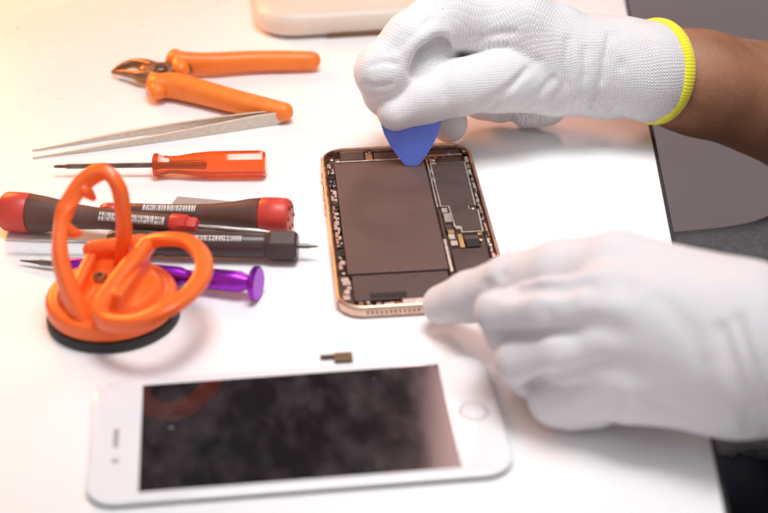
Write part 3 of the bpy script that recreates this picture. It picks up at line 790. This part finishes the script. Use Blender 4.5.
FR = [(on_surface(lambda L_: right_glove(L_, False), q_), w_, dp_) for q_, w_, dp_ in (
    ([(568, 40), (567, 66), (561, 108)], 1.7, 1.1), ([(610, 36), (604, 66), (592, 108)], 1.8, 1.2), ([(618, 30), (622, 66), (612, 112)], 1.5, .8),
    ([(585, 48), (584, 76), (576, 110)], 1.6, .9), ([(526, 70), (508, 90), (488, 110)], 1.5, 1.0), ([(553, 78), (540, 92), (524, 110)], 1.5, 1.1),
    ([(540, 60), (520, 76), (500, 92), (478, 104)], 1.4, .7), ([(566, 84), (556, 98), (545, 112)], 1.4, 1.0), ([(452, 66), (446, 84), (444, 100)], 1.2, .5),
    ([(398, 50), (412, 36), (430, 20)], 1.5, .7), ([(388, 52), (402, 36), (418, 22)], 1.2, .5), ([(372, 66), (384, 62), (396, 64)], 1.3, .6),
    ([(366, 84), (378, 86), (390, 84)], 1.3, .6), ([(470, 44), (492, 34), (514, 32)], 1.8, .8), ([(462, 56), (484, 50), (506, 46)], 1.5, .7))]
lo_ = np.array([-22, 595, -2.]); hi_ = np.array([142, 692, 90.])
V, F = nets(right_glove, lo_, hi_, 1.0)
zp = lambda pts, rs: list(zip(pts, rs))
kc = knit_coords([(cuffR+axR*5, P(405, 88, 34), 22, 1.3, .5, zp([cuffR+axR*5, wristR, P(560, 60, 36), P(470, 20, 58)], [23, 22, 21, 16])+zp(Rh['thumb'], [17, 15, 13, 11.6, 9.4])),
                  (Rh['index'][1], Rh['index'][4], 11, .5, .4, zp(Rh['index'][1:], [12.2, 11.2, 9.8, 8])),
                  (Rh['mid'][1], Rh['mid'][4], 11, .4, .3, zp(Rh['mid'][1:], [12, 10.8, 9.6, 8.6]))])
gR = body_mesh('knit_glove', sh_(V), F, M['knit'], pe, knit=lambda v: kc(v+np.array(PB)))
gR['label'] = 'white knitted glove with a yellow cuff edge pinching the blue pick'
# yellow overlocked edge of the cuff
def ringpts(c, ax, r, n=24, flat=1.0):
    ax = Vector(ax).normalized(); e1 = Vector((0, 0, 1))-ax*ax.z; e1.normalize(); e2 = ax.cross(e1)
    return [c+e1*r*math.cos(2*PI*k/n)+e2*r*flat*math.sin(2*PI*k/n) for k in range(n)]
pts = [p-PB for p in ringpts(cuffR+axR*1.4, axR, 23.0)]
tr = MB(); n_ = 96; rg_ = [p-PB for p in ringpts(cuffR+axR*1.2, axR, 23.3, n_)]; cen = cuffR+axR*1.2-PB
loops = []
for k in range(n_*5):
    a_ = 2*PI*k/(n_*5); e1 = (Vector((0,0,1))-axR*axR.z).normalized(); e2 = axR.cross(e1); rd = e1*math.cos(a_)+e2*math.sin(a_)
    w_ = 1+.05*math.sin(a_*96)
    loops.append([tuple(cen+rd*(22.6+1.5*w_*math.cos(t))+axR*(3.0*math.sin(t)*w_)) for t in [2*PI*j/12 for j in range(12)]])
loops.append(loops[0]); loft(tr, loops, False, False)
tr.build('cuff_edging', M['trim'], gR)

# ---- left hand (near one), steadying the open phone
wL = P(850, 362, 33)
Lh = dict(
    index=[P(618, 270, 50), P(560, 272, 44), P(512, 283, 33), P(470, 297, 19.5), P(443, 305, 11)],
    mid=[P(608, 306, 48), P(552, 307, 45), P(503, 311, 36), P(508, 330, 22), P(540, 338, 13)],
    ring=[P(612, 344, 36), P(566, 352, 33), P(523, 360, 24), P(533, 374, 14), P(562, 376, 11)],
    little=[P(632, 384, 24), P(596, 391, 18), P(558, 397, 12.5), P(572, 402, 11), P(596, 402, 11)],
    thumb=[P(700, 300, 40), P(640, 300, 30), P(580, 302, 22), P(540, 306, 15)],
)
elbL = Vector((400, 440, 20))
def left_glove(X, folds=True):
    d = cap(X, P(740, 352, 35), wL, 27, 24.5)
    d = smin(d, cap(X, wL, wL+(elbL-wL).normalized()*40, 25, 26), 6)
    for nme, r0_, r1_ in (('index', 13.4, 22), ('mid', 14, 24), ('ring', 14, 24), ('little', 13.4, 20)):
        tgt = {'index': P(735, 325, 42), 'mid': P(740, 340, 40), 'ring': P(742, 355, 35), 'little': P(735, 375, 28)}[nme]
        d = smin(d, cap(X, Lh[nme][0], tgt, r0_, r1_), 6)
    ix = chain(X, Lh['index'], [12.6, 10.8, 10.2, 9.2, 7.8], 3)
    md = chain(X, Lh['mid'], [12.6, 10.2, 9.4, 8.6, 8], 2)
    rg = chain(X, Lh['ring'], [12.2, 10.0, 9.2, 8.6, 8], 2)
    lt = chain(X, Lh['little'], [12, 10.4, 10.0, 9.2, 9], 2)
    th = chain(X, Lh['thumb'], [15, 12.5, 11, 9], 3)
    f = smin(ix, md, .5); f = smin(f, rg, .5); f = smin(f, lt, .5); f = smin(f, th, 3)
    d = smin(d, f, 2.4)
    d = crease(X, d, [P(492, 334, 30), P(525, 333, 42), P(574, 328, 52)], 2.2, 3.4)
    d = crease(X, d, [P(528, 383, 18), P(556, 375, 30), P(604, 366, 40)], 2.2, 3.4)
    d = crease(X, d, [P(478, 284, 40), P(510, 293, 48), P(566, 289, 56)], 2.2, 3.0)
    if not folds: return d
    for pts_, w_, dp_ in FL: d = crease(X, d, pts_, w_, dp_)
    d = d+.3*np.sin(X[..., 0]*.21+X[..., 2]*.1+1.2*np.sin(X[..., 1]*.1))*np.clip((X[..., 0]-80)/40, 0, 1)
    return d
FL = [(on_surface(lambda L_: left_glove(L_, False), q_), w_, dp_) for q_, w_, dp_ in (
    ([(722, 330), (736, 370), (748, 404), (752, 432)], 2.2, 2.2), ([(738, 320), (752, 366), (762, 404), (766, 436)], 1.8, 1.8), ([(706, 350), (722, 390), (736, 428)], 1.8, -.9),
    ([(600, 288), (612, 283), (626, 286)], 5.0, 2.6), ([(596, 322), (604, 326), (616, 330)], 4.5, 1.8), ([(606, 366), (618, 366), (630, 370)], 4.5, 1.5),
    ([(617, 424), (614, 412), (618, 398)], 2.2, 1.8), ([(486, 286), (520, 292), (560, 289), (590, 283)], 2.2, 2.6), ([(494, 336), (530, 334), (566, 329), (592, 326)], 2.2, 3.0),
    ([(530, 382), (556, 374), (588, 367), (606, 363)], 2.2, 3.2), ([(504, 276), (514, 284), (520, 296)], 2.0, .9), ([(548, 314), (556, 322), (556, 330)], 2.0, .8),
    ([(660, 300), (690, 330), (706, 360)], 3.5, .9), ([(640, 400), (664, 404), (690, 414)], 2.4, 1.2))]
V, F = nets(left_glove, np.array([2, 385, -4.]), np.array([225, 500, 82.]), 1.1)
kc2 = knit_coords([(P(800, 350, 38), P(612, 310, 45), 26, .5, .35, zp([wL, P(740, 350, 38), P(640, 320, 42)], [25, 26, 24])),
                   (Lh['index'][1], Lh['index'][4], 11, .35, .3, zp(Lh['index'][1:], [11.6, 10.6, 9.4, 7.8]))])
gL = body_mesh('knit_glove', sh_(V), F, M['knit_shaded'], pe, knit=lambda v: kc2(v+np.array(PB)))
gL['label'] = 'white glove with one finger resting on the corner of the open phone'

# ---- body: one continuous skin surface, arms to shoulders, torso, thighs
shR, shL = Vector((420, 700, 300)), Vector((470, 390, 300))
elbR_ = Vector((elbR.x, elbR.y, elbR.z))
hip = Vector((520, 540, -180))
def body_sdf(X, g=0.0):
    d = cap(X, wristR+Vector((4, 0, 0)), cuffR+axA*25, 18.0, 22.0)
    d = smin(d, cap(X, cuffR+axA*25, cuffR+axA*110, 22.0, 34), 12)
    d = smin(d, cap(X, cuffR+axA*110, elbR_, 34, 34), 14)
    d = smin(d, cap(X, elbR_, shR, 36, 46), 20)
    d = smin(d, cap(X, wL+(elbL-wL).normalized()*10, elbL, 21, 34), 12)
    d = smin(d, cap(X, elbL, shL, 36, 46), 20)
    d = smin(d, torso(X), 30)
    return d
def torso(X):
    t = cap(X, hip, Vector((520, 540, 120)), 125, 120)
    t = smin(t, cap(X, Vector((480, 655, 285)), Vector((500, 425, 285)), 60, 60), 70)
    t = smin(t, cap(X, Vector((495, 540, 300)), Vector((485, 540, 400)), 52, 48), 40)
    return t
V, F = nets(body_sdf, np.array([70, 280, -330.]), np.array([670, 860, 460.]), 3.6)
body_mesh('body', sh_(V), F, M['skin'], pe, smooth_it=3)
def shirt(X):
    d = cap(X, hip, Vector((520, 540, 120)), 133, 128)
    d = smin(d, cap(X, Vector((480, 655, 285)), Vector((500, 425, 285)), 68, 68), 70)
    d = smin(d, cap(X, shR, shR+(elbR_-shR)*.55, 58, 54), 25)
    d = smin(d, cap(X, shL, shL+(elbL-shL)*.55, 58, 54), 25)
    # flap added on the right thigh: lighter charcoal stands in for its lit top
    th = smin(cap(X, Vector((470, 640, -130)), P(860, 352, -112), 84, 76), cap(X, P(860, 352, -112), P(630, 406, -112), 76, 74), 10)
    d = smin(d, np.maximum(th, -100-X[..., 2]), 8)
    d = d+2.2*np.sin(X[..., 0]*.05+X[..., 1]*.03+2*np.sin(X[..., 2]*.02))
    d = np.maximum(d, X[..., 2]-330)
    return d
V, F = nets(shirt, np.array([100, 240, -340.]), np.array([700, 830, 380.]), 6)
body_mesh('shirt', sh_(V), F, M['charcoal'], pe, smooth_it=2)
def trousers(X):
    d = cap(X, hip+Vector((0, 0, -20)), hip+Vector((0, 0, -60)), 150, 150)
    d = smin(d, smin(cap(X, Vector((470, 640, -130)), P(860, 352, -112), 78, 71), cap(X, P(860, 352, -112), P(630, 406, -112), 71, 69), 10), 30)
    d = smin(d, cap(X, P(630, 406, -112), Vector((60, 620, -190)), 69, 64), 20)
    d = smin(d, cap(X, Vector((500, 440, -170)), Vector((60, 420, -150)), 88, 70), 30)
    for y, z in ((620, -190), (420, -150)):
        d = smin(d, cap(X, Vector((60, y, z)), Vector((90, y, -690)), 64, 44), 20)
    d = d+2*np.sin(X[..., 0]*.04+X[..., 2]*.05)
    return d
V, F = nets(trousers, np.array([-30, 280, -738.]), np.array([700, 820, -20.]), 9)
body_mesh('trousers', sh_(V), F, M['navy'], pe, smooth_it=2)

# ================================================================== light
def area(name, loc, target, size, energy, col, sy=None):
    l = bpy.data.lights.new(name, 'AREA'); l.energy = energy; l.color = col; l.size = size
    if sy: l.shape = 'RECTANGLE'; l.size_y = sy
    o = bpy.data.objects.new(name, l); C.objects.link(o); o.location = Vector(loc)
    d = Vector(target)-Vector(loc); o.rotation_euler = d.to_track_quat('-Z', 'Y').to_euler()
    return o
area('ceiling_light', (.38, .42, 1.1), (.1, .5, 0), .9, 1.7, (.965, .97, 1))
key = area('bench_lamp', (.05, .53, .85), (.045, .56, 0), .36, .9, (1, .99, .98)); key.data.spread = R(58)
area('warm_lamp', (-.36, 1.0, .22), (-.23, .82, 0), .18, 2.6, (1, .34, .07))

w = bpy.data.worlds.new('World'); bpy.context.scene.world = w; w.use_nodes = True
nt = w.node_tree; bg = nt.nodes['Background']
tc = nt.nodes.new('ShaderNodeTexCoord'); sp = nt.nodes.new('ShaderNodeSeparateXYZ'); nt.links.new(tc.outputs['Generated'], sp.inputs[0])
cr = nt.nodes.new('ShaderNodeValToRGB'); nt.links.new(sp.outputs['Z'], cr.inputs['Fac'])
el = cr.color_ramp.elements
el[0].position = 0; el[0].color = (.10, .095, .10, 1)
el[1].position = 1; el[1].color = (.34, .34, .36, 1)
e = el.new(.35); e.color = (.10, .085, .085, 1)
e = el.new(.66); e.color = (.16, .145, .145, 1)
e = el.new(.82); e.color = (.42, .42, .44, 1)
ns = nt.nodes.new('ShaderNodeTexNoise'); ns.inputs['Scale'].default_value = 7; ns.inputs['Detail'].default_value = 3
nt.links.new(tc.outputs['Generated'], ns.inputs['Vector'])
mr = nt.nodes.new('ShaderNodeMapRange'); mr.inputs['From Min'].default_value = .35; mr.inputs['From Max'].default_value = .65; mr.inputs['To Min'].default_value = .45; mr.inputs['To Max'].default_value = 1.55
nt.links.new(ns.outputs['Fac'], mr.inputs['Value'])
mx = nt.nodes.new('ShaderNodeMixRGB'); mx.blend_type = 'MULTIPLY'; mx.inputs['Fac'].default_value = 1
nt.links.new(cr.outputs['Color'], mx.inputs['Color1']); nt.links.new(mr.outputs['Result'], mx.inputs['Color2'])
def wm(op, a, b_=None):
    n = nt.nodes.new('ShaderNodeMath'); n.operation = op
    for i, v in enumerate((a, b_)):
        if v is None: continue
        if isinstance(v, (int, float)): n.inputs[i].default_value = v
        else: nt.links.new(v, n.inputs[i])
    return n.outputs[0]
X_, Y_, Z_ = sp.outputs['X'], sp.outputs['Y'], sp.outputs['Z']
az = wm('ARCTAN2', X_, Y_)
msk = wm('MULTIPLY', wm('GREATER_THAN', az, .038), wm('LESS_THAN', az, .17))  # bright warm strip added to the world for the reflection on the display
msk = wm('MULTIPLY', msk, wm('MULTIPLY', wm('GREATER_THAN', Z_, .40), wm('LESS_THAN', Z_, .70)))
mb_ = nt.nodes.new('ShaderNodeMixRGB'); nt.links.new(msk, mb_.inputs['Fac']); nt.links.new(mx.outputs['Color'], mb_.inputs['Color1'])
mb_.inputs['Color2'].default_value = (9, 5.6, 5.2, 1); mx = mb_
# fill added to the world behind the camera, lifting camera-facing sides
bk_ = nt.nodes.new('ShaderNodeMapRange'); nt.links.new(Y_, bk_.inputs['Value'])
bk_.inputs['From Min'].default_value = .25; bk_.inputs['From Max'].default_value = -.6; bk_.inputs['To Min'].default_value = 0; bk_.inputs['To Max'].default_value = .62
ad = nt.nodes.new('ShaderNodeMixRGB'); ad.blend_type = 'ADD'; ad.inputs['Fac'].default_value = 1
gr_ = nt.nodes.new('ShaderNodeMixRGB'); nt.links.new(bk_.outputs['Result'], gr_.inputs['Fac']); gr_.inputs['Color1'].default_value = (0, 0, 0, 1); gr_.inputs['Color2'].default_value = (1.0, .96, .99, 1)
nt.links.new(mx.outputs['Color'], ad.inputs['Color1']); nt.links.new(gr_.outputs['Color'], ad.inputs['Color2']); mx = ad
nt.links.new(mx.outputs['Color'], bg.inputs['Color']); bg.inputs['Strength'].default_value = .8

sc = bpy.context.scene
sc.view_settings.view_transform = 'Standard'; sc.view_settings.look = 'None'; sc.view_settings.gamma = 1
sc.view_settings.exposure = -0.14
